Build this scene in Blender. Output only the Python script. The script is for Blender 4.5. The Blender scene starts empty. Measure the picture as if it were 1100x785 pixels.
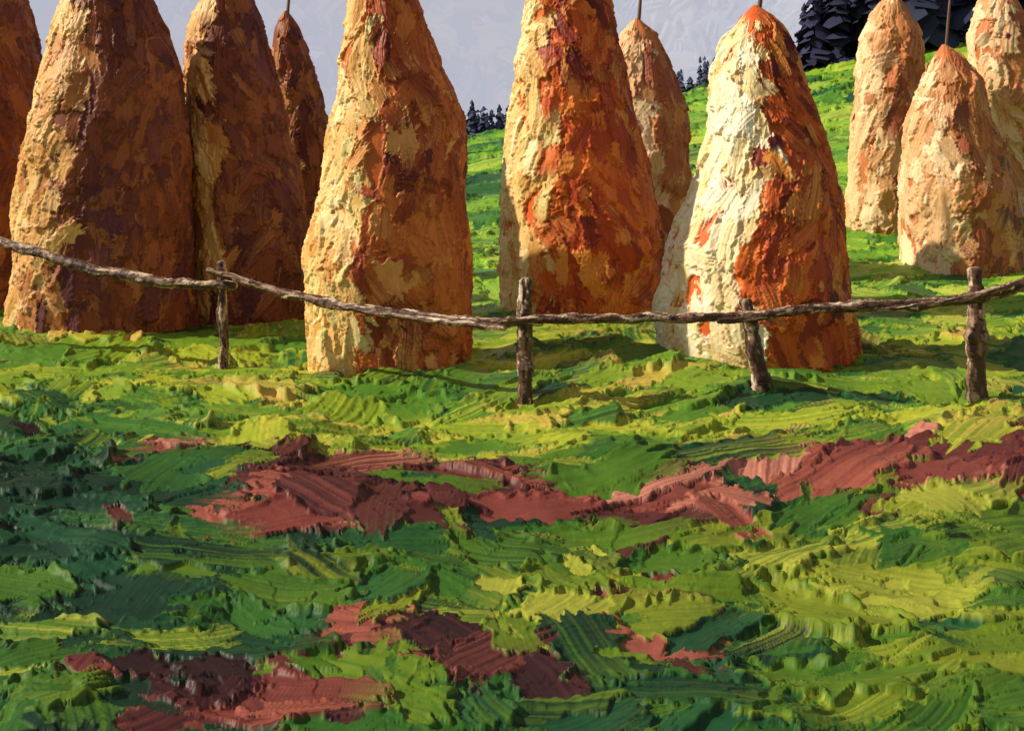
import bpy, math, numpy as np
from mathutils import Vector, noise as mn
rng=np.random.default_rng(7)
scene=bpy.context.scene
scene.view_settings.view_transform='Standard'
scene.view_settings.look='None'
scene.view_settings.exposure=0
F=1300.0; EYE=2.4; HZ=150.0     # survey: focal, eye height, horizon row

# ---------------------------------------------------------------- helpers
def nz(x,y,z=0.0): return mn.noise(Vector((x,y,z)))
def nzv(P,sc,off=0.0):
    return np.array([mn.noise(Vector((p[0]*sc+off,p[1]*sc-off,p[2]*sc+off*.5))) for p in P])
def H(x,y):
    x=np.asarray(x,float); y=np.asarray(y,float)
    r=np.clip(y-15.5,0,45.); r=np.where(r<4,r*r/8,r-2)
    rate=np.clip(.057+.0047*(np.clip(x,-14,34)+1.4),.02,.3)
    roll=.035*np.sin(x*.9+y*.5)+.03*np.sin(y*1.7-x*.4)+.02*np.sin(x*2.3+1.3*y)
    return r*rate+roll*np.clip(y/6,0,1.5)*.8
def norm(a): return a/np.maximum(np.linalg.norm(a,axis=-1,keepdims=True),1e-9)
def link(o,parent=None):
    scene.collection.objects.link(o)
    if parent is not None: o.parent=parent
    return o
def make_mesh(name,V,Q,col=None,uv=None,mat=None,parent=None,smooth=True):
    V=np.asarray(V,np.float32); Q=np.asarray(Q,np.int32); k=Q.shape[1]
    me=bpy.data.meshes.new(name)
    me.vertices.add(len(V)); me.vertices.foreach_set('co',V.ravel())
    me.loops.add(Q.size); me.loops.foreach_set('vertex_index',Q.ravel())
    me.polygons.add(len(Q)); me.polygons.foreach_set('loop_start',np.arange(len(Q),dtype=np.int32)*k)
    me.polygons.foreach_set('use_smooth',np.full(len(Q),smooth))
    me.update(calc_edges=True)
    if col is not None:
        a=me.color_attributes.new('Col','FLOAT_COLOR','POINT')
        c=np.ones((len(V),4),np.float32); c[:,:3]=col; a.data.foreach_set('color',c.ravel())
    if uv is not None:
        l=me.uv_layers.new(name='UVMap'); l.data.foreach_set('uv',np.asarray(uv,np.float32)[Q.ravel()].ravel())
    if mat: me.materials.append(mat)
    return link(bpy.data.objects.new(name,me),parent)
def gridfaces(nl,nw,wrap=False):
    i=np.arange(nl-1)[:,None]; j=np.arange(nw if wrap else nw-1)[None,:]; j2=(j+1)%nw
    return np.stack(np.broadcast_arrays(i*nw+j,i*nw+j2,(i+1)*nw+j2,(i+1)*nw+j),-1).reshape(-1,4)
def blur(A,n,wrap):
    A=A.copy()
    for _ in range(n):
        B=np.pad(A,((1,1),(0,0)),'edge'); A=(B[:-2]+2*A+B[2:])/4
        if wrap: A=(np.roll(A,1,1)+2*A+np.roll(A,-1,1))/4
        else:
            B=np.pad(A,((0,0),(1,1)),'edge'); A=(B[:,:-2]+2*A+B[:,2:])/4
    return A
def settle(A,cap,wrap,n=6):
    """thick material slumps: nothing can stand more than cap above its surroundings"""
    for _ in range(2):
        B=blur(A,n,wrap); D=A-B; A=B+cap*np.tanh(D/cap)
    return A

# smooth random 1-D profiles used for bristle marks / ragged ends
def prof1(n,m,k):
    a=rng.normal(0,1,(n,m))
    for _ in range(k): a=(np.roll(a,1,1)+a*2+np.roll(a,-1,1))/4
    return a/a.std()
BR=prof1(64,96,1); WB=prof1(64,96,9); RG=prof1(64,96,7)
def canvas(Hc,Cc,wrap,ci,cj,sy,sx,L,W,ang,c1,c2,th,tag=None,tags=None,ridge=1.0,bristle=.10,tilt=1.0):
    """lay knife strokes of thick material one after another onto a surface grid"""
    ny,nx=Hc.shape
    for k in range(len(ci)):
        ca,sa=math.cos(ang[k]),math.sin(ang[k]); l,w=L[k],W[k]
        ex=abs(l*.62*ca)+abs(w*.65*sa); ey=abs(l*.62*sa)+abs(w*.65*ca)
        rx=int(ex/sx[k])+2; ry=int(ey/sy[k])+2
        i0=max(0,int(ci[k])-ry); i1=min(ny,int(ci[k])+ry+1)
        if i1-i0<2: continue
        I=np.arange(i0,i1); J=np.arange(int(cj[k])-rx,int(cj[k])+rx+1)
        if wrap:
            if len(J)>nx: continue
        else:
            J=J[(J>=0)&(J<nx)]
            if len(J)<2: continue
        dx=(J-cj[k])[None,:]*sx[k]; dy=(I-ci[k])[:,None]*sy[k]
        a=dx*ca+dy*sa; b=-dx*sa+dy*ca
        r=rng.random(8); q=rng.integers(0,64,6)
        b=b+(r[0]-.5)*.7*a*a/l
        ia=np.clip(((a/l)+.75)/1.5*95,0,95).astype(int); ib=np.clip(((b/w)+.75)/1.5*95,0,95).astype(int)
        u=b/(w*.5*(1-.18*np.abs(2*a/l)**3+.15*WB[q[0]][ia])); v=a/(l*.5*(1+.15*RG[q[1]][ib]))
        m=(np.abs(u)<1)&(np.abs(v)<1)
        if not m.any(): continue
        ix=np.ix_(I,J%nx if wrap else J)
        old=Hc[ix]; oc=Cc[ix]
        base=old[m].mean()
        au=np.abs(u)
        rs=np.where(u>0,r[1]*1.9-.5,r[2]*1.9-.5)
        pr=.55+bristle*BR[q[2]][ib]+ridge*np.maximum(rs,0)*np.clip((au-.80)/.12,0,1)*np.clip(.7+.5*RG[q[3]][ia],0,1.4)
        pr=pr+ridge*1.2*r[3]*np.clip((v-.86)/.1,0,1)*np.clip(.8+.4*RG[q[4]][ib],0,1.4)
        pr=pr+((r[4]-.5)*1.5*u+(r[5]-.35)*1.1*v)*tilt
        new=.18*old+.50*base+th[k]*pr
        s=np.clip(.25+.30*BR[q[5]][ib]+.45*(v+.3)*r[6],0,1)[...,None]
        col=c1[k]*(1-s)+c2[k]*s
        al=np.clip(1.15-.55*np.clip(v,0,1)*r[7]-.18*np.abs(BR[q[2]][ib])*np.clip(v+.3,0,1),.15,1)[...,None]
        col=col*al+oc*(1-al)
        Hc[ix]=np.where(m,new,old)
        Cc[ix]=np.where(m[...,None],col,oc)
        if tags is not None:
            t=tags[ix]; tags[ix]=np.where(m,tag[k],t)

def dabs(name,C,N,T,L,W,TH,c1,c2,mat,parent=None,NL=7,NW=7,bendamt=.12,blunt=.3):
    """separate thick flakes that stand a little proud of a surface"""
    n=len(C); N=norm(N); T=norm(T-N*(T*N).sum(1,keepdims=True)); B=np.cross(N,T)
    t=np.linspace(-.5,.5,NL)[None,:,None]; s=np.linspace(-1,1,NW)[None,None,:]
    L=L[:,None,None]; W=W[:,None,None]; TH=TH[:,None,None]
    ej=rng.normal(0,.10,(n,1,NW)); along=t*L*(1+ej*(np.abs(t)*2))+rng.normal(0,.02,(n,NL,1))*L
    wp=(1-blunt*np.abs(2*t)**3)*(1+rng.normal(0,.12,(n,NL,1)))
    side=s*W*.5*wp+rng.normal(0,bendamt,(n,1,1))*L*(4*t*t-.4)
    along=along+rng.normal(0,.25,(n,1,1))*s*W*.5
    edge=np.where(np.abs(s)>.99,-1.0,0.)
    ridge=np.where((np.abs(s)>.5)&(np.abs(s)<.99),1.,0.)*np.abs(rng.normal(.5,.5,(n,NL,1)))*np.where(s>0,rng.random((n,1,1))*1.6,rng.random((n,1,1))*1.6)
    h=.35+edge+ridge+rng.normal(0,.2,(n,1,NW))+rng.normal(0,.1,(n,NL,NW))
    endp=np.zeros((1,NL,1)); endp[0,-2,0]=1.0
    h=h+endp*rng.random((n,1,1))*(1-(np.abs(s)>.99))
    e2=np.zeros((1,NL,1)); e2[0,0,0]=1; e2[0,-1,0]=1
    h=h*(1-e2)-1.0*e2
    hh=TH*h
    V=(C[:,None,None,:]+T[:,None,None,:]*along[...,None]+B[:,None,None,:]*side[...,None]+N[:,None,None,:]*hh[...,None])
    m=np.clip(rng.random((n,1,NW))**2*.9+ .35*(t+.5)*rng.random((n,1,1)),0,1)[...,None]
    col=np.clip(c1[:,None,None,:]*(1-m)+c2[:,None,None,:]*m,0.001,.95)
    uv=np.stack(np.broadcast_arrays(s*W*.5+rng.random((n,1,1))*50,t*L+rng.random((n,1,1))*50),-1)
    f=gridfaces(NL,NW); Q=(f[None]+np.arange(n)[:,None,None]*NL*NW).reshape(-1,4)
    return make_mesh(name,V.reshape(-1,3),Q,np.broadcast_to(col,V.shape).reshape(-1,3),uv.reshape(-1,2),mat,parent)

# ---------------------------------------------------------------- materials
def paint_mat(name,rough=.45,spec=.4,sc=(9,9,9),bump=.5,dist=.006,emit=0.0,obj=True,vary=.12,basek=1.0):
    m=bpy.data.materials.new(name); m.use_nodes=True; nt=m.node_tree; n=nt.nodes; l=nt.links
    b=n['Principled BSDF']; b.inputs['Roughness'].default_value=rough
    b.inputs['Specular IOR Level'].default_value=spec
    a=n.new('ShaderNodeAttribute'); a.attribute_name='Col'
    tc=n.new('ShaderNodeTexCoord'); mp=n.new('ShaderNodeMapping'); mp.inputs['Scale'].default_value=sc
    l.new(tc.outputs['Object' if obj else 'UV'],mp.inputs['Vector'])
    t=n.new('ShaderNodeTexNoise'); t.inputs['Scale'].default_value=1; t.inputs['Detail'].default_value=4; t.inputs['Roughness'].default_value=.6
    l.new(mp.outputs[0],t.inputs['Vector'])
    mr=n.new('ShaderNodeMapRange'); mr.inputs['From Min'].default_value=.3; mr.inputs['From Max'].default_value=.7
    mr.inputs['To Min'].default_value=(1-vary)*basek; mr.inputs['To Max'].default_value=(1+vary)*basek
    l.new(t.outputs['Fac'],mr.inputs['Value'])
    mu=n.new('ShaderNodeVectorMath'); mu.operation='SCALE'
    l.new(a.outputs['Color'],mu.inputs[0]); l.new(mr.outputs[0],mu.inputs['Scale'])
    l.new(mu.outputs[0],b.inputs['Base Color'])
    if bump>0:
        bp=n.new('ShaderNodeBump'); bp.inputs['Strength'].default_value=bump; bp.inputs['Distance'].default_value=dist
        l.new(t.outputs['Fac'],bp.inputs['Height']); l.new(bp.outputs[0],b.inputs['Normal'])
    if emit>0:
        l.new(a.outputs['Color'],b.inputs['Emission Color']); b.inputs['Emission Strength'].default_value=emit
        m.cycles.emission_sampling='NONE'
    return m
M_grass=paint_mat('turf',.50,.15,sc=(14,14,30),dist=.006)
M_soil=paint_mat('damp_soil',.46,.20,sc=(14,14,30),dist=.006)
M_hay=paint_mat('straw',.48,.22,sc=(42,42,6),dist=.010)
M_ground=paint_mat('ground_paint',.6,.2,sc=(7,7,7),dist=.03)
M_woodc=paint_mat('weathered_wood',.5,.25,sc=(30,30,30),dist=.008)
M_tree=paint_mat('spruce_needles',.8,.05,sc=(3,3,3),dist=.05)
M_sky=paint_mat('sky_paint',.9,.03,sc=(1.6,.2,1),bump=0,emit=.98,obj=False,vary=.03,basek=.34)

# ---------------------------------------------------------------- ground colours
soil_s=[(205,490,70,13),(360,510,110,26),(420,545,150,22),(520,520,70,22),(640,540,120,18),(740,545,85,22),(800,557,45,12),(900,506,120,13),(1060,505,90,20),(1000,522,80,10),(30,466,40,9),(85,574,65,9),(240,560,35,14),
(250,750,130,42),(340,695,50,22),(520,730,70,28),(590,742,55,20),(745,705,66,20),(660,638,38,11),(740,617,48,13),(1060,602,42,8),(1080,545,28,10),(360,775,100,20),(990,557,40,7),(1180,505,120,18),(460,745,50,12)]
soil=[]
for u,v,ru,rv in soil_s:
    y=EYE*F/(v-HZ); soil.append(((u-550)/F*y,y,ru*y/F,rv*y*y/(EYE*F)))
def soilmask(P):
    e=np.full(len(P),-9.)
    for x,y,rx,ry in soil: e=np.maximum(e,1-np.sqrt(((P[:,0]-x)/rx)**2+((P[:,1]-y)/ry)**2))
    return e+.65*nzv(P,2.6,3.1)
G_near=np.array([(.006,.032,.016),(.012,.068,.026),(.028,.105,.014),(.062,.145,.012),(.11,.18,.012),(.19,.235,.018),(.32,.35,.04)])
G_mid =np.array([(.012,.055,.022),(.028,.12,.024),(.080,.20,.020),(.17,.28,.020),(.29,.36,.024),(.44,.43,.045),(.54,.38,.08)])
G_far =np.array([(.02,.085,.03),(.04,.15,.03),(.08,.24,.022),(.15,.34,.022),(.25,.44,.035),(.38,.52,.05),(.48,.53,.08)])
S_pal=np.array([(.022,.008,.010),(.048,.013,.014),(.084,.020,.018),(.125,.029,.024),(.185,.042,.032),(.31,.085,.055),(.50,.20,.14)])
def ground_col(P,soilsel,jit=.75):
    n=len(P); y=P[:,1]; x=P[:,0]
    k=2.95+2.5*nzv(P,.8,11)+2.3*nzv(P,2.2,5)+rng.normal(0,jit,n)
    ang=x/np.maximum(y,1)
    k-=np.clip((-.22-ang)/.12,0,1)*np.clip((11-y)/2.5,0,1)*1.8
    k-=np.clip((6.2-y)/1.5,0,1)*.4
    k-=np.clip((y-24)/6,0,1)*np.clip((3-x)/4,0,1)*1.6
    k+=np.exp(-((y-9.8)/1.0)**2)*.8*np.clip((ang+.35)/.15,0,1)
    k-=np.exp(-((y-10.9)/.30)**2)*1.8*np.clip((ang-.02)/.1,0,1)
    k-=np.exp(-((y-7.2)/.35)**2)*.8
    i=np.clip(np.round(k),0,6).astype(int)
    w1=np.clip((y-8.6)/1.2,0,1)[:,None]; w2=np.clip((y-14.5)/3.,0,1)[:,None]
    c=G_near[i]*(1-w1)+G_mid[i]*w1; c=c*(1-w2)+G_far[i]*w2
    ks=np.clip(np.round(2.6+2.4*nzv(P,1.6,21)+rng.normal(0,1.45,n)-np.clip((6.6-y)/1.,0,1)*1.1-np.clip((-.28-ang)/.08,0,1)*1.5),0,6).astype(int)
    return np.where(soilsel[:,None],S_pal[ks],c)
def axis(parts):
    a=[]
    for s,e,st in parts: a.append(np.arange(s,e,st))
    return np.concatenate(a+[np.array([parts[-1][1]])])
ys=axis([(-40,2,6.),(2,4,.5),(4,20,.25),(20,66,1.),(66,150,6),(150,1500,90)])
xp=axis([(0,12,.25),(12,50,1.),(50,120,5),(120,1500,90)]); xs=np.concatenate([-xp[::-1][:-1],xp])
X,Y=np.meshgrid(xs,ys); P=np.stack([X.ravel(),Y.ravel(),H(X,Y).ravel()],1)
gc=ground_col(P,np.zeros(len(P),bool),.3)
inside=(P[:,1]>4)&(P[:,1]<68)&(np.abs(P[:,0])<.72*P[:,1])
P[inside,2]-=.16+.012*P[inside,1]
make_mesh('ground',P,gridfaces(len(ys),len(xs)),gc,None,M_ground)

# relief meadow
Y0,Y1,HALF=4.15,72.,.70
DL,DX=1/480.,1/1000.
ny=int(math.log(Y1/Y0)/DL)+1; nx=int(2*HALF/DX)+1
Hc=np.zeros((ny,nx)); Cc=np.zeros((ny,nx,3)); Cc[:]=G_near[2]; tags=np.zeros((ny,nx),np.int8)
def gstrokes(n,Lr,Wr,th,jit,ymax=Y1,flow=1.0,edge=0.,ridge=1.5):
    ly=rng.uniform(0,math.log(ymax/Y0),n); xa=rng.uniform(-HALF,HALF,n)
    y=Y0*np.exp(ly); x=xa*y; P=np.stack([x,y,0*x],1)
    ss=soilmask(P)>edge
    f=np.where(y>15,.62,1.)*np.where(y>9,.85,1.)
    L=rng.uniform(*Lr,n)*f; W=rng.uniform(*Wr,n)*f
    ang=1.8*nzv(P,.55,77)*flow+rng.normal(0,.6,n)
    ang=np.where(rng.random(n)<.20,rng.uniform(-1.5,1.5,n),ang)
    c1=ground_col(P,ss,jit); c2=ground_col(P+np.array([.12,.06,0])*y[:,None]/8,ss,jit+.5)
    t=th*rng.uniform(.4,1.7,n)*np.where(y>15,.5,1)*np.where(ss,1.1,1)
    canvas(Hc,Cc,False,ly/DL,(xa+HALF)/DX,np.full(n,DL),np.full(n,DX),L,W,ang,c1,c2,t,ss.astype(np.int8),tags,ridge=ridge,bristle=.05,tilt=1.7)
gstrokes(3600,(.08,.20),(.05,.11),.0032,1.0)
gstrokes(3000,(.06,.16),(.030,.080),.0034,1.25)
gstrokes(700,(.02,.06),(.008,.02),.0018,1.5)
Hs=settle(Hc,.0022,False,7)
yy=Y0*np.exp(np.arange(ny)*DL); xa=-HALF+np.arange(nx)*DX
YY=np.repeat(yy[:,None],nx,1); XX=YY*xa[None,:]
gy=np.linspace(0,ny-1,150).astype(int); gx=np.linspace(0,nx-1,150).astype(int)
LP=np.stack([XX[np.ix_(gy,gx)].ravel(),YY[np.ix_(gy,gx)].ravel(),np.zeros(150*150)],1)
lo=(.055*nzv(LP,1.3,2)+.03*nzv(LP,3.2,9)).reshape(150,150)
tmp=np.stack([np.interp(np.arange(nx),gx,r) for r in lo]); 
fi=np.interp(np.arange(ny),gy,np.arange(150)); f0=np.floor(fi).astype(int); f1=np.minimum(f0+1,149); fr=(fi-f0)[:,None]
hum=tmp[f0]*(1-fr)+tmp[f1]*fr
ZZ=H(XX,YY)+hum*np.clip((16-YY)/4,.25,1)+Hs*YY
V=np.stack([XX,YY,ZZ],-1).reshape(-1,3); Q=gridfaces(ny,nx)
Cf=np.clip(Cc.reshape(-1,3),.003,.9); tg=tags.ravel()
fs=tg[Q[:,0]]>0
gobj={}
for nm,sel,mt in (('meadow_grass',~fs,M_grass),('ploughed_soil',fs,M_soil)):
    q=Q[sel]; used=np.unique(q); mp=np.zeros(len(V),np.int64); mp[used]=np.arange(len(used))
    gobj[nm]=make_mesh(nm,V[used],mp[q],Cf[used],None,mt)

# ---------------------------------------------------------------- haystacks
SUN_EL=math.radians(36); AZ=math.radians(3)
S=Vector((-math.cos(AZ)*math.cos(SUN_EL),-math.sin(AZ)*math.cos(SUN_EL),math.sin(SUN_EL)))
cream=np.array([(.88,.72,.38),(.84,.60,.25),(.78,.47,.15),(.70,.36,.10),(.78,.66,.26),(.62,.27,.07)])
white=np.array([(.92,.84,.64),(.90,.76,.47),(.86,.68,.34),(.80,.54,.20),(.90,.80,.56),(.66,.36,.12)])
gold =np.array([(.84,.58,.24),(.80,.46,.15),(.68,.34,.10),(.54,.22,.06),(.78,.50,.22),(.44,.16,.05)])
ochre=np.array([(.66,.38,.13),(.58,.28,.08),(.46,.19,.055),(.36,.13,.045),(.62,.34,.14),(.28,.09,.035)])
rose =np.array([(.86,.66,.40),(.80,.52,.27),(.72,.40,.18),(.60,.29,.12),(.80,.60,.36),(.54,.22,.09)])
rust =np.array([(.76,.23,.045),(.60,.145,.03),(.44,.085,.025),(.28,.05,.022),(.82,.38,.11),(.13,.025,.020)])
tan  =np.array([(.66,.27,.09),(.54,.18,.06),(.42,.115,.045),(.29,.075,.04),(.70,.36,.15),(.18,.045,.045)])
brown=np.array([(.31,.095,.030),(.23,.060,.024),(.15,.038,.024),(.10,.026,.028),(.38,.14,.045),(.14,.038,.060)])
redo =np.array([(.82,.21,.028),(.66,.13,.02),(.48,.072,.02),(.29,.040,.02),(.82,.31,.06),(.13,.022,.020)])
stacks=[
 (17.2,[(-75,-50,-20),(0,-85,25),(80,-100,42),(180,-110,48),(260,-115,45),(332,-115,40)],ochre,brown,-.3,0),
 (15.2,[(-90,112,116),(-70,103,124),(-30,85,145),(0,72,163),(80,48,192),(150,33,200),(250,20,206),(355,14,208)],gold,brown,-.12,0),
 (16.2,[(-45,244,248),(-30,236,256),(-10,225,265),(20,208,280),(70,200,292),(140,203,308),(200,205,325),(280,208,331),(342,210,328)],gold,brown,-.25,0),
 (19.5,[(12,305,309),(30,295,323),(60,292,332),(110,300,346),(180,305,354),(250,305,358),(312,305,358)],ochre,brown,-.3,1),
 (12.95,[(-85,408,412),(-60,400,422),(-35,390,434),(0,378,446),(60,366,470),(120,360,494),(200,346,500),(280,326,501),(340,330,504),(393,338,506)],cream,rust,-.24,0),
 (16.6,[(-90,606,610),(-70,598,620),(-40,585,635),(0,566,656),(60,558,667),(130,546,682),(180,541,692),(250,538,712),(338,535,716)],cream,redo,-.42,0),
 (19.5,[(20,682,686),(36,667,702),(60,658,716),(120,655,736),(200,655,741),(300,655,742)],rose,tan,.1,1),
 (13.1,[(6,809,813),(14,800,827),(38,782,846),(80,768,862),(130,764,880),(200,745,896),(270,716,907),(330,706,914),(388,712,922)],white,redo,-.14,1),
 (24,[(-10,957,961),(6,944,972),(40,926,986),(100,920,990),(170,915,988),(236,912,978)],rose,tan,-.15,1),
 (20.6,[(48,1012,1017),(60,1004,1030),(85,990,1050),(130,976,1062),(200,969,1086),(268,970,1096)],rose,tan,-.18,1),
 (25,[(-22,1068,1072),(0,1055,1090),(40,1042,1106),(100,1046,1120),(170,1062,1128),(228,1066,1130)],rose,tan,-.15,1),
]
def tube(path,rad,seg=10,nse=.15,sc=6):
    path=np.array(path,float); n=len(path); V=[]
    for i in range(n):
        d=path[min(i+1,n-1)]-path[max(i-1,0)]; d/=np.linalg.norm(d)
        a=np.cross(d,(0,.1,1.) if abs(d[2])<.8 else (0,1.,0)); a/=np.linalg.norm(a); b=np.cross(d,a)
        for j in range(seg):
            q=2*math.pi*j/seg; dr=a*math.cos(q)+b*math.sin(q)
            r=rad[i]*(1+nse*nz(path[i][0]*sc+dr[0]*2,path[i][1]*sc+dr[1]*2,path[i][2]*sc+dr[2]*2)*2)
            V.append(path[i]+dr*r)
    c0=len(V); V.append(path[0]); V.append(path[-1])
    Fc=[tuple(f) for f in gridfaces(n,seg,True).tolist()]
    for j in range(seg):
        Fc.append((c0,(j+1)%seg,j,c0)); Fc.append((c0+1,(n-1)*seg+j,(n-1)*seg+(j+1)%seg,c0+1))
    return np.array(V),Fc
def mesh_list(name,V,Fc,col,mat,parent):
    me=bpy.data.meshes.new(name); me.from_pydata([tuple(v) for v in V],[],[tuple(dict.fromkeys(f)) for f in Fc]); me.update()
    a=me.color_attributes.new('Col','FLOAT_COLOR','POINT'); c=np.ones((len(V),4),np.float32); c[:,:3]=col; a.data.foreach_set('color',c.ravel())
    me.polygons.foreach_set('use_smooth',np.ones(len(me.polygons),bool)); me.materials.append(mat)
    return link(bpy.data.objects.new(name,me),parent)

for d,prof,light,shaded,bias,pole in stacks:
    rows=np.array([p[0] for p in prof],float)
    z=EYE-(rows-HZ)/F*d; xl=(np.array([p[1] for p in prof])-550)/F*d; xr=(np.array([p[2] for p in prof])-550)/F*d
    xc=(xl+xr)/2; r=(xr-xl)/2
    o=np.argsort(z); z=z[o]; xc=xc[o]; r=r[o]
    bx,by=xc[0],d; z0=float(H(bx,by)); z[0]=min(z[0],z0)-.15
    em=bpy.data.objects.new('haystack',None); em.location=(bx,by,z0); link(em)
    zf=np.linspace(z[0],z[-1],200); xf=np.interp(zf,z,xc); rf=np.interp(zf,z,r)
    for _ in range(10):
        xf[1:-1]=(xf[:-2]+2*xf[1:-1]+xf[2:])/4; rf[1:-1]=(rf[:-2]+2*rf[1:-1]+rf[2:])/4
    W1=np.array([[nz(math.cos(a)*1.3+bx*3,math.sin(a)*1.3+h*1.1,h*.9+by) for a in np.linspace(0,2*np.pi,49)] for h in np.linspace(z[0],z[-1],60)])
    W2=np.array([[nz(math.cos(a)*3.6+bx*3,math.sin(a)*3.6+h*1.4,h*1.4+by) for a in np.linspace(0,2*np.pi,49)] for h in np.linspace(z[0],z[-1],60)])
    def bil(G,fz,fq):
        a=np.clip(fz*59,0,58.999); b=np.clip((fq%(2*np.pi))/(2*np.pi)*48,0,47.999)
        i=a.astype(int); j=b.astype(int); s=a-i; t=b-j
        return (G[i,j]*(1-s)+G[i+1,j]*s)*(1-t)+(G[i,j+1]*(1-s)+G[i+1,j+1]*s)*t
    def surf(zz,q,off=0.):
        c=np.interp(zz,zf,xf)-bx; rr=np.interp(zz,zf,rf)*.975; fz=(zz-z[0])/(z[-1]-z[0])
        rr=rr*(1+.06*bil(W1,fz,q))+.035*bil(W2,fz,q)*np.minimum(1,rr/.4)+off
        rr=np.maximum(rr,.01)
        return np.stack([c+rr*np.cos(q),rr*np.sin(q),zz-z0],-1)
    hs=z[-1]-z[0]; stp=.0115*d/13; NZ=int(hs/stp); NQ=int(2*math.pi*.85/stp*(rf.max()/.9)**.5); NQ=min(NQ,500)
    K=np.zeros((NZ,NQ)); KC=np.zeros((NZ,NQ,3)); KC[:]=shaded[1]
    def lay(n,Lr,Wr,th,jit,br):
        zc=np.linspace(z[0],z[-1],400); cdf=np.cumsum(np.interp(zc,zf,rf)+.06); cdf/=cdf[-1]
        zz=np.interp(rng.random(n),cdf,zc); q=rng.uniform(0,2*np.pi,n)
        Pn=surf(zz,q)+np.array([bx,by,z0]); R=np.interp(zz,zf,rf)
        ang=math.pi/2+np.pi+rng.normal(0,.26,n)+.8*nzv(Pn,1.2,8)
        ang=np.where(rng.random(n)<.17,ang+rng.normal(0,.9,n),ang)
        sc=(d/13)**.8; small=np.clip(R/.4,.3,1)
        L=rng.uniform(*Lr,n)*sc*small; W=rng.uniform(*Wr,n)*sc*small
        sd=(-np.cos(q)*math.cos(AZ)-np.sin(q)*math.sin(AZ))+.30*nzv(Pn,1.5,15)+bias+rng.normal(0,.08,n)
        pl=sd>.12  # light and shade painted in: sunward strokes use the lit palette, others the shaded
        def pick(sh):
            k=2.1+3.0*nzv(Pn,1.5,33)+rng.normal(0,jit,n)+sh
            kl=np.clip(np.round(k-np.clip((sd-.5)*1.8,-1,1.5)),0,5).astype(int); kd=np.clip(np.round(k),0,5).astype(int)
            return np.where(pl[:,None],light[kl],shaded[kd])
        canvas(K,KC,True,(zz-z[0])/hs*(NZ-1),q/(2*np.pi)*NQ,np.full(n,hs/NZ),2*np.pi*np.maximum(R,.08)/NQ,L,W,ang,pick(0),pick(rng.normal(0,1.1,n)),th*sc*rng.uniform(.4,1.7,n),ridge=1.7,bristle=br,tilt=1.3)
    area=2*np.pi*rf.mean()*hs/(d/13)**1.6
    lay(int(area*18),(.30,.75),(.14,.32),.019,1.0,.10)
    lay(int(area*24),(.16,.50),(.07,.21),.021,1.35,.10)
    lay(int(area*12),(.05,.22),(.02,.06),.014,1.7,.10)
    Ks=settle(K,.017*d/13,True,6)
    zz=np.repeat(np.linspace(z[0],z[-1],NZ)[:,None],NQ,1); qq=np.repeat((np.arange(NQ)*2*math.pi/NQ)[None],NZ,0)
    V=surf(zz,qq,Ks*np.clip(np.interp(zz,zf,rf)/.25,.15,1)).reshape(-1,3)
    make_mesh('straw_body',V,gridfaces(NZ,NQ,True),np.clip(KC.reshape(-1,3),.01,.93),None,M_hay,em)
    n=int(area*6); zc=np.linspace(z[0],z[-1]-.1,n); zz=rng.permutation(zc); q=rng.uniform(0,2*np.pi,n)
    C=surf(zz,q,.010); e=.05
    Tz=surf(zz+e,q)-surf(zz-e,q); Tq=surf(zz,q+e)-surf(zz,q-e); N=norm(np.cross(Tq,Tz)); Tz=norm(Tz); Tq=norm(Tq)
    th=rng.normal(0,.4,n); T=-(Tz*np.cos(th)[:,None]+Tq*np.sin(th)[:,None]); N2=norm(N+rng.normal(0,.12,(n,3)))
    ii=np.clip(((zz-z[0])/hs*(NZ-1)).astype(int),0,NZ-1); jj=(q/(2*np.pi)*NQ).astype(int)%NQ
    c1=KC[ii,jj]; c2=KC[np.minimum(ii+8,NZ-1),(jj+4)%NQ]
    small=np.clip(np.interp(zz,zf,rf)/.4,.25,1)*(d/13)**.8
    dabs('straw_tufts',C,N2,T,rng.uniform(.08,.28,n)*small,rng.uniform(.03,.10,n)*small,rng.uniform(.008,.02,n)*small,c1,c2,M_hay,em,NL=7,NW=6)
    if pole:
        tx=xc[-1]-bx; tz=z[-1]-z0
        pth=[(tx+.02*i,0,tz-.4+.18*i*(d/15)) for i in range(6)]
        v,f=tube(pth,[.03,.03,.028,.025,.022,.016],8)
        mesh_list('centre_pole',v,f,(.16,.09,.06),M_woodc,em)

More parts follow.
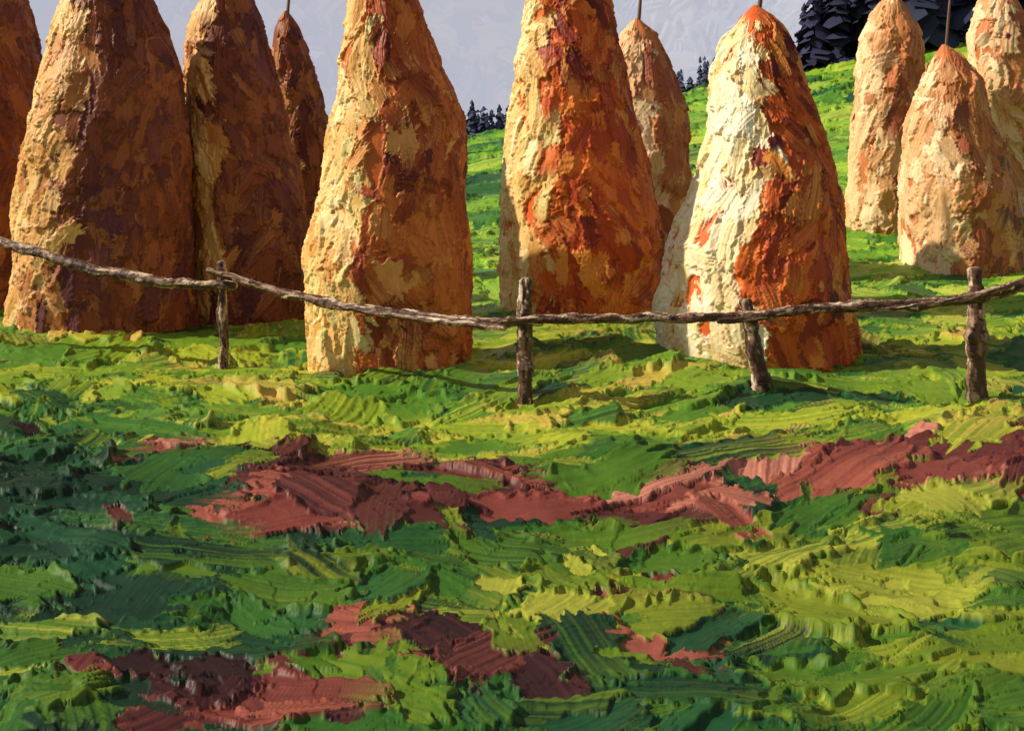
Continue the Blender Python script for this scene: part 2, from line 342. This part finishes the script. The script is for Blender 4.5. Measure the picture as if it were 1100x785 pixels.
# ---------------------------------------------------------------- fence
fence=bpy.data.objects.new('wooden_fence',None); fence.location=(0,11,0); link(fence)
woodp=np.array([(.040,.020,.015),(.085,.042,.028),(.17,.09,.06),(.38,.25,.16),(.74,.59,.44),(.03,.015,.012)])
def log(name,pts,rads,wob=.03):
    """one pole: knife-laid bark over an uneven, knotted tube"""
    pts=np.array(pts,float); cum=np.r_[0,np.cumsum(np.linalg.norm(np.diff(pts,axis=0),axis=1))]; Lt=cum[-1]
    m=max(30,int(Lt/.011)); tt=np.linspace(0,Lt,m); seg=30
    kp=max(8,int(Lt/.06)); t2=np.linspace(0,Lt,kp)
    path=np.stack([np.interp(t2,cum,pts[:,i]) for i in range(3)],1)
    for _ in range(10): path[1:-1]=(path[:-2]+2*path[1:-1]+path[2:])/4
    hor=abs(pts[-1][2]-pts[0][2])<abs(pts[-1][0]-pts[0][0])
    for i in range(kp):
        w=nz(t2[i]*1.5,pts[0][0]*3,1.)+.5*nz(t2[i]*5,pts[0][0]*3,4.)
        path[i]+=(np.array([0,.35,1]) if hor else np.array([1,.4,0]))*wob*w
    path=np.stack([np.interp(tt,t2,path[:,i]) for i in range(3)],1)
    for _ in range(20): path[1:-1]=(path[:-2]+2*path[1:-1]+path[2:])/4
    path-=np.array([0,11,0])
    rad=np.interp(tt,cum,rads)*.80*np.array([1+.32*nz(t*4,pts[0][0],7.)+.2*nz(t*14,pts[0][0],2.) for t in tt])
    d=norm(np.gradient(path,axis=0)); up=np.array([0,.1,1.]) if hor else np.array([0,1.,0])
    a=norm(np.cross(d,up)); b=np.cross(a,d)
    K=np.zeros((m,seg)); KC=np.zeros((m,seg,3)); KC[:]=woodp[1]
    R0=float(np.mean(rads)); ts=min(R0/.05,1.1)
    for n,Lr,Wr,th in ((int(Lt*30),(.12,.4),(.03,.06),.006),(int(Lt*60),(.06,.26),(.012,.034),.008)):
        ci=rng.uniform(0,m,n); cj=rng.uniform(0,seg,n)
        top=np.sin(cj/seg*2*np.pi)  # rail tops get paler strokes, undersides darker: a highlight painted into the colour
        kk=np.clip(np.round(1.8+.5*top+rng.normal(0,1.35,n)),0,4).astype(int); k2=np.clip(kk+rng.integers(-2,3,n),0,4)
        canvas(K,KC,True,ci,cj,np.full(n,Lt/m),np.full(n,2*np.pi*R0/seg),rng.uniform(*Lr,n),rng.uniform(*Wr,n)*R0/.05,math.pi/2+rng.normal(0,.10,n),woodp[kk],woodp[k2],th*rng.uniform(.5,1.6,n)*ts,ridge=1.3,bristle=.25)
    K=settle(K,.009*ts,True,4)
    q=np.arange(seg)*2*np.pi/seg
    rr=rad[:,None]+K; 
    rr[0]*=.6; rr[-1]*=.6; rr[1]*=.9; rr[-2]*=.9
    V=path[:,None,:]+(a[:,None,:]*np.cos(q)[None,:,None]+b[:,None,:]*np.sin(q)[None,:,None])*rr[...,None]
    V=V.reshape(-1,3); Qf=gridfaces(m,seg,True)
    make_mesh(name,V,Qf,KC.reshape(-1,3),None,M_woodc,fence)
    for e,k0 in ((0,0),(1,(m-1)*seg)):
        c=path[0 if e==0 else -1]; rim=V[k0:k0+seg]
        VV=np.vstack([rim,(rim+c)/2,[c]*seg]); make_mesh(name+'_end',VV,gridfaces(3,seg,True),np.tile(woodp[3],(len(VV),1)),None,M_woodc,fence)
def gz(x,y): return float(H(x,y))
for (xb,yb,xt,zt,r) in [(-2.92,12.2,-2.92,1.18,.055),(.125,10.95,.12,1.15,.085),(2.31,11.1,2.15,.94,.082),(4.31,11.2,4.29,1.22,.10),(-5.9,13.3,-5.95,1.5,.06),(6.6,11.6,6.6,1.35,.08)]:
    log('post',[(xb,yb,gz(xb,yb)-.25),((xb+xt)/2,yb,.5),(xt,yb,zt)],[r*1.0,r*.95,r*.85])
def rail(pts,rads): log('rail',pts,rads,.04)
rail([(-7.2,13.55,1.52),(-5.5,13.05,1.28),(-4.3,12.6,1.03),(-3.5,12.3,.97),(-2.75,12.1,.955)],[.04,.055,.06,.055,.045])
rail([(-3.05,12.08,1.10),(-2.6,12.0,.97),(-1.9,11.75,.83),(-.9,11.25,.755),(.28,10.83,.765)],[.028,.045,.05,.045,.038])
rail([(-1.6,11.5,.80),(-.9,11.18,.735),(-.05,10.85,.72)],[.02,.03,.032])
rail([(-.05,10.80,.80),(.8,10.88,.80),(1.6,10.95,.79),(2.35,11.0,.82)],[.034,.045,.048,.04])
rail([(1.85,10.95,.78),(2.6,11.02,.83),(3.4,11.08,.885),(4.45,11.06,1.0)],[.035,.048,.055,.058])
rail([(3.3,11.05,.85),(4.1,11.02,.95),(4.55,11.0,1.08)],[.02,.035,.03])
rail([(4.15,11.05,.93),(4.6,11.1,1.02),(5.0,11.15,1.22),(6.8,11.5,1.30)],[.05,.062,.06,.05])

# ---------------------------------------------------------------- spruces
def spruce_mass(name,specs,cols,lo=.85,hi=1.18):
    V=[];Fc=[];Cc2=[]
    for (x,y,h,w) in specs:
        zb=float(H(x,y))-.2; c=cols[rng.integers(len(cols))]
        b=len(V)
        for q in range(5): V.append((x+.05*w*math.cos(q*1.257),y+.05*w*math.sin(q*1.257),zb)); Cc2.append((.03,.02,.025))
        V.append((x,y,zb+h)); Cc2.append((.03,.02,.025))
        for q in range(5): Fc.append((b+q,b+(q+1)%5,b+5))
        lay=int(11+h)
        for i in range(lay):
            f=i/lay; zz=zb+h*(.04+.92*f)+rng.normal(0,.03)*h; R=w*(1-f)**.7*rng.uniform(.7,1.3)+.06
            for j in range(8):
                a=rng.uniform(0,6.283); rr=R*rng.uniform(.4,1.3); dx,dy=math.cos(a),math.sin(a); px,py=-dy,dx
                hw=rr*.40+.06; b=len(V); dr=rr*rng.uniform(.1,1.3)
                V += [(x,y,zz+h*.06),(x+dx*rr*.6+px*hw,y+dy*rr*.6+py*hw,zz-dr*.5),(x+dx*rr,y+dy*rr,zz-dr),(x+dx*rr*.6-px*hw,y+dy*rr*.6-py*hw,zz-dr*.7)]
                m=rng.uniform(lo,hi); Cc2 += [tuple(np.array(c)*m*k) for k in (.9,1,1.1,1)]
                Fc += [(b,b+1,b+2),(b,b+2,b+3)]
    mesh_list(name,np.array(V),Fc,np.array(Cc2),M_tree,None)
sp=[]
for i in range(620):
    y=rng.uniform(60,84); x=rng.uniform(14.3,52)*y/60
    h=np.interp(x*60/y,[14,16,19,50],[3.4,5.4,8.5,11])*rng.uniform(.6,1.15)
    sp.append((x,y,h,h*.26))
spruce_mass('spruce_forest',sp,[(.032,.034,.070),(.038,.036,.078),(.030,.038,.066),(.045,.044,.085)])
sp=[(rng.uniform(-45,26),rng.uniform(95,112),rng.uniform(1.4,3.8),rng.uniform(.5,.9)) for i in range(330)]
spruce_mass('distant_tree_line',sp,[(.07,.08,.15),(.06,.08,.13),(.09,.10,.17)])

# ---------------------------------------------------------------- sky backdrop
n=3000; a=rng.uniform(-.62,.62,n); R=380.; zz=rng.uniform(-10,95,n)
N=norm(np.stack([-np.sin(a),-np.cos(a),0*a],1)); C=np.stack([R*np.sin(a),R*np.cos(a),zz],1)+N*rng.uniform(0,.8,n)[:,None]
Tx=np.stack([np.cos(a),-np.sin(a),0*a],1)
th=rng.normal(.3,.9,n); T=Tx*np.cos(th)[:,None]+np.array([0,0,1.])*np.sin(th)[:,None]
skyp=np.array([(.46,.465,.555),(.48,.48,.565),(.445,.455,.55),(.50,.49,.57),(.46,.45,.55)])
sky=dabs('sky',C,norm(N+rng.normal(0,.008,(n,3))),T,rng.uniform(6,20,n),rng.uniform(3,9,n),rng.uniform(.12,.42,n),skyp[rng.integers(0,5,n)],skyp[rng.integers(0,5,n)],M_sky)
qa=np.linspace(-.7,.7,40); V=[(R*1.01*math.sin(q),R*1.01*math.cos(q),zv) for zv in (-30,40,110) for q in qa]
o=make_mesh('sky_ground_coat',V,gridfaces(3,40),np.tile(skyp[0],(len(V),1)),None,M_sky); o.parent=sky

# ---------------------------------------------------------------- light
w=bpy.data.worlds.new('World'); scene.world=w; w.use_nodes=True; nt=w.node_tree
sk=nt.nodes.new('ShaderNodeTexSky'); sk.sky_type='NISHITA'; sk.sun_disc=False; sk.sun_elevation=SUN_EL; sk.sun_rotation=math.atan2(S.x,S.y)
bg=nt.nodes['Background']; bg.inputs['Strength'].default_value=.088
hz=nt.nodes.new('ShaderNodeMixRGB'); hz.inputs['Fac'].default_value=.55; hz.inputs['Color2'].default_value=(4.9,3.9,3.3,1)
nt.links.new(sk.outputs[0],hz.inputs['Color1']); nt.links.new(hz.outputs[0],bg.inputs['Color'])
sl=bpy.data.lights.new('sun','SUN'); sl.energy=5.0; sl.angle=math.radians(.6); sl.color=(1,.89,.71)
so=link(bpy.data.objects.new('sun',sl)); so.rotation_euler=S.to_track_quat('Z','Y').to_euler(); so.location=(-20,-5,20)

cam=bpy.data.cameras.new('camera'); co=link(bpy.data.objects.new('camera',cam)); co.location=(0,0,EYE); co.rotation_euler=(math.radians(90),0,0)
cam.sensor_width=36; cam.lens=36*F/1100; cam.shift_y=-(392.5-HZ)/1100; cam.clip_end=3000
scene.camera=co
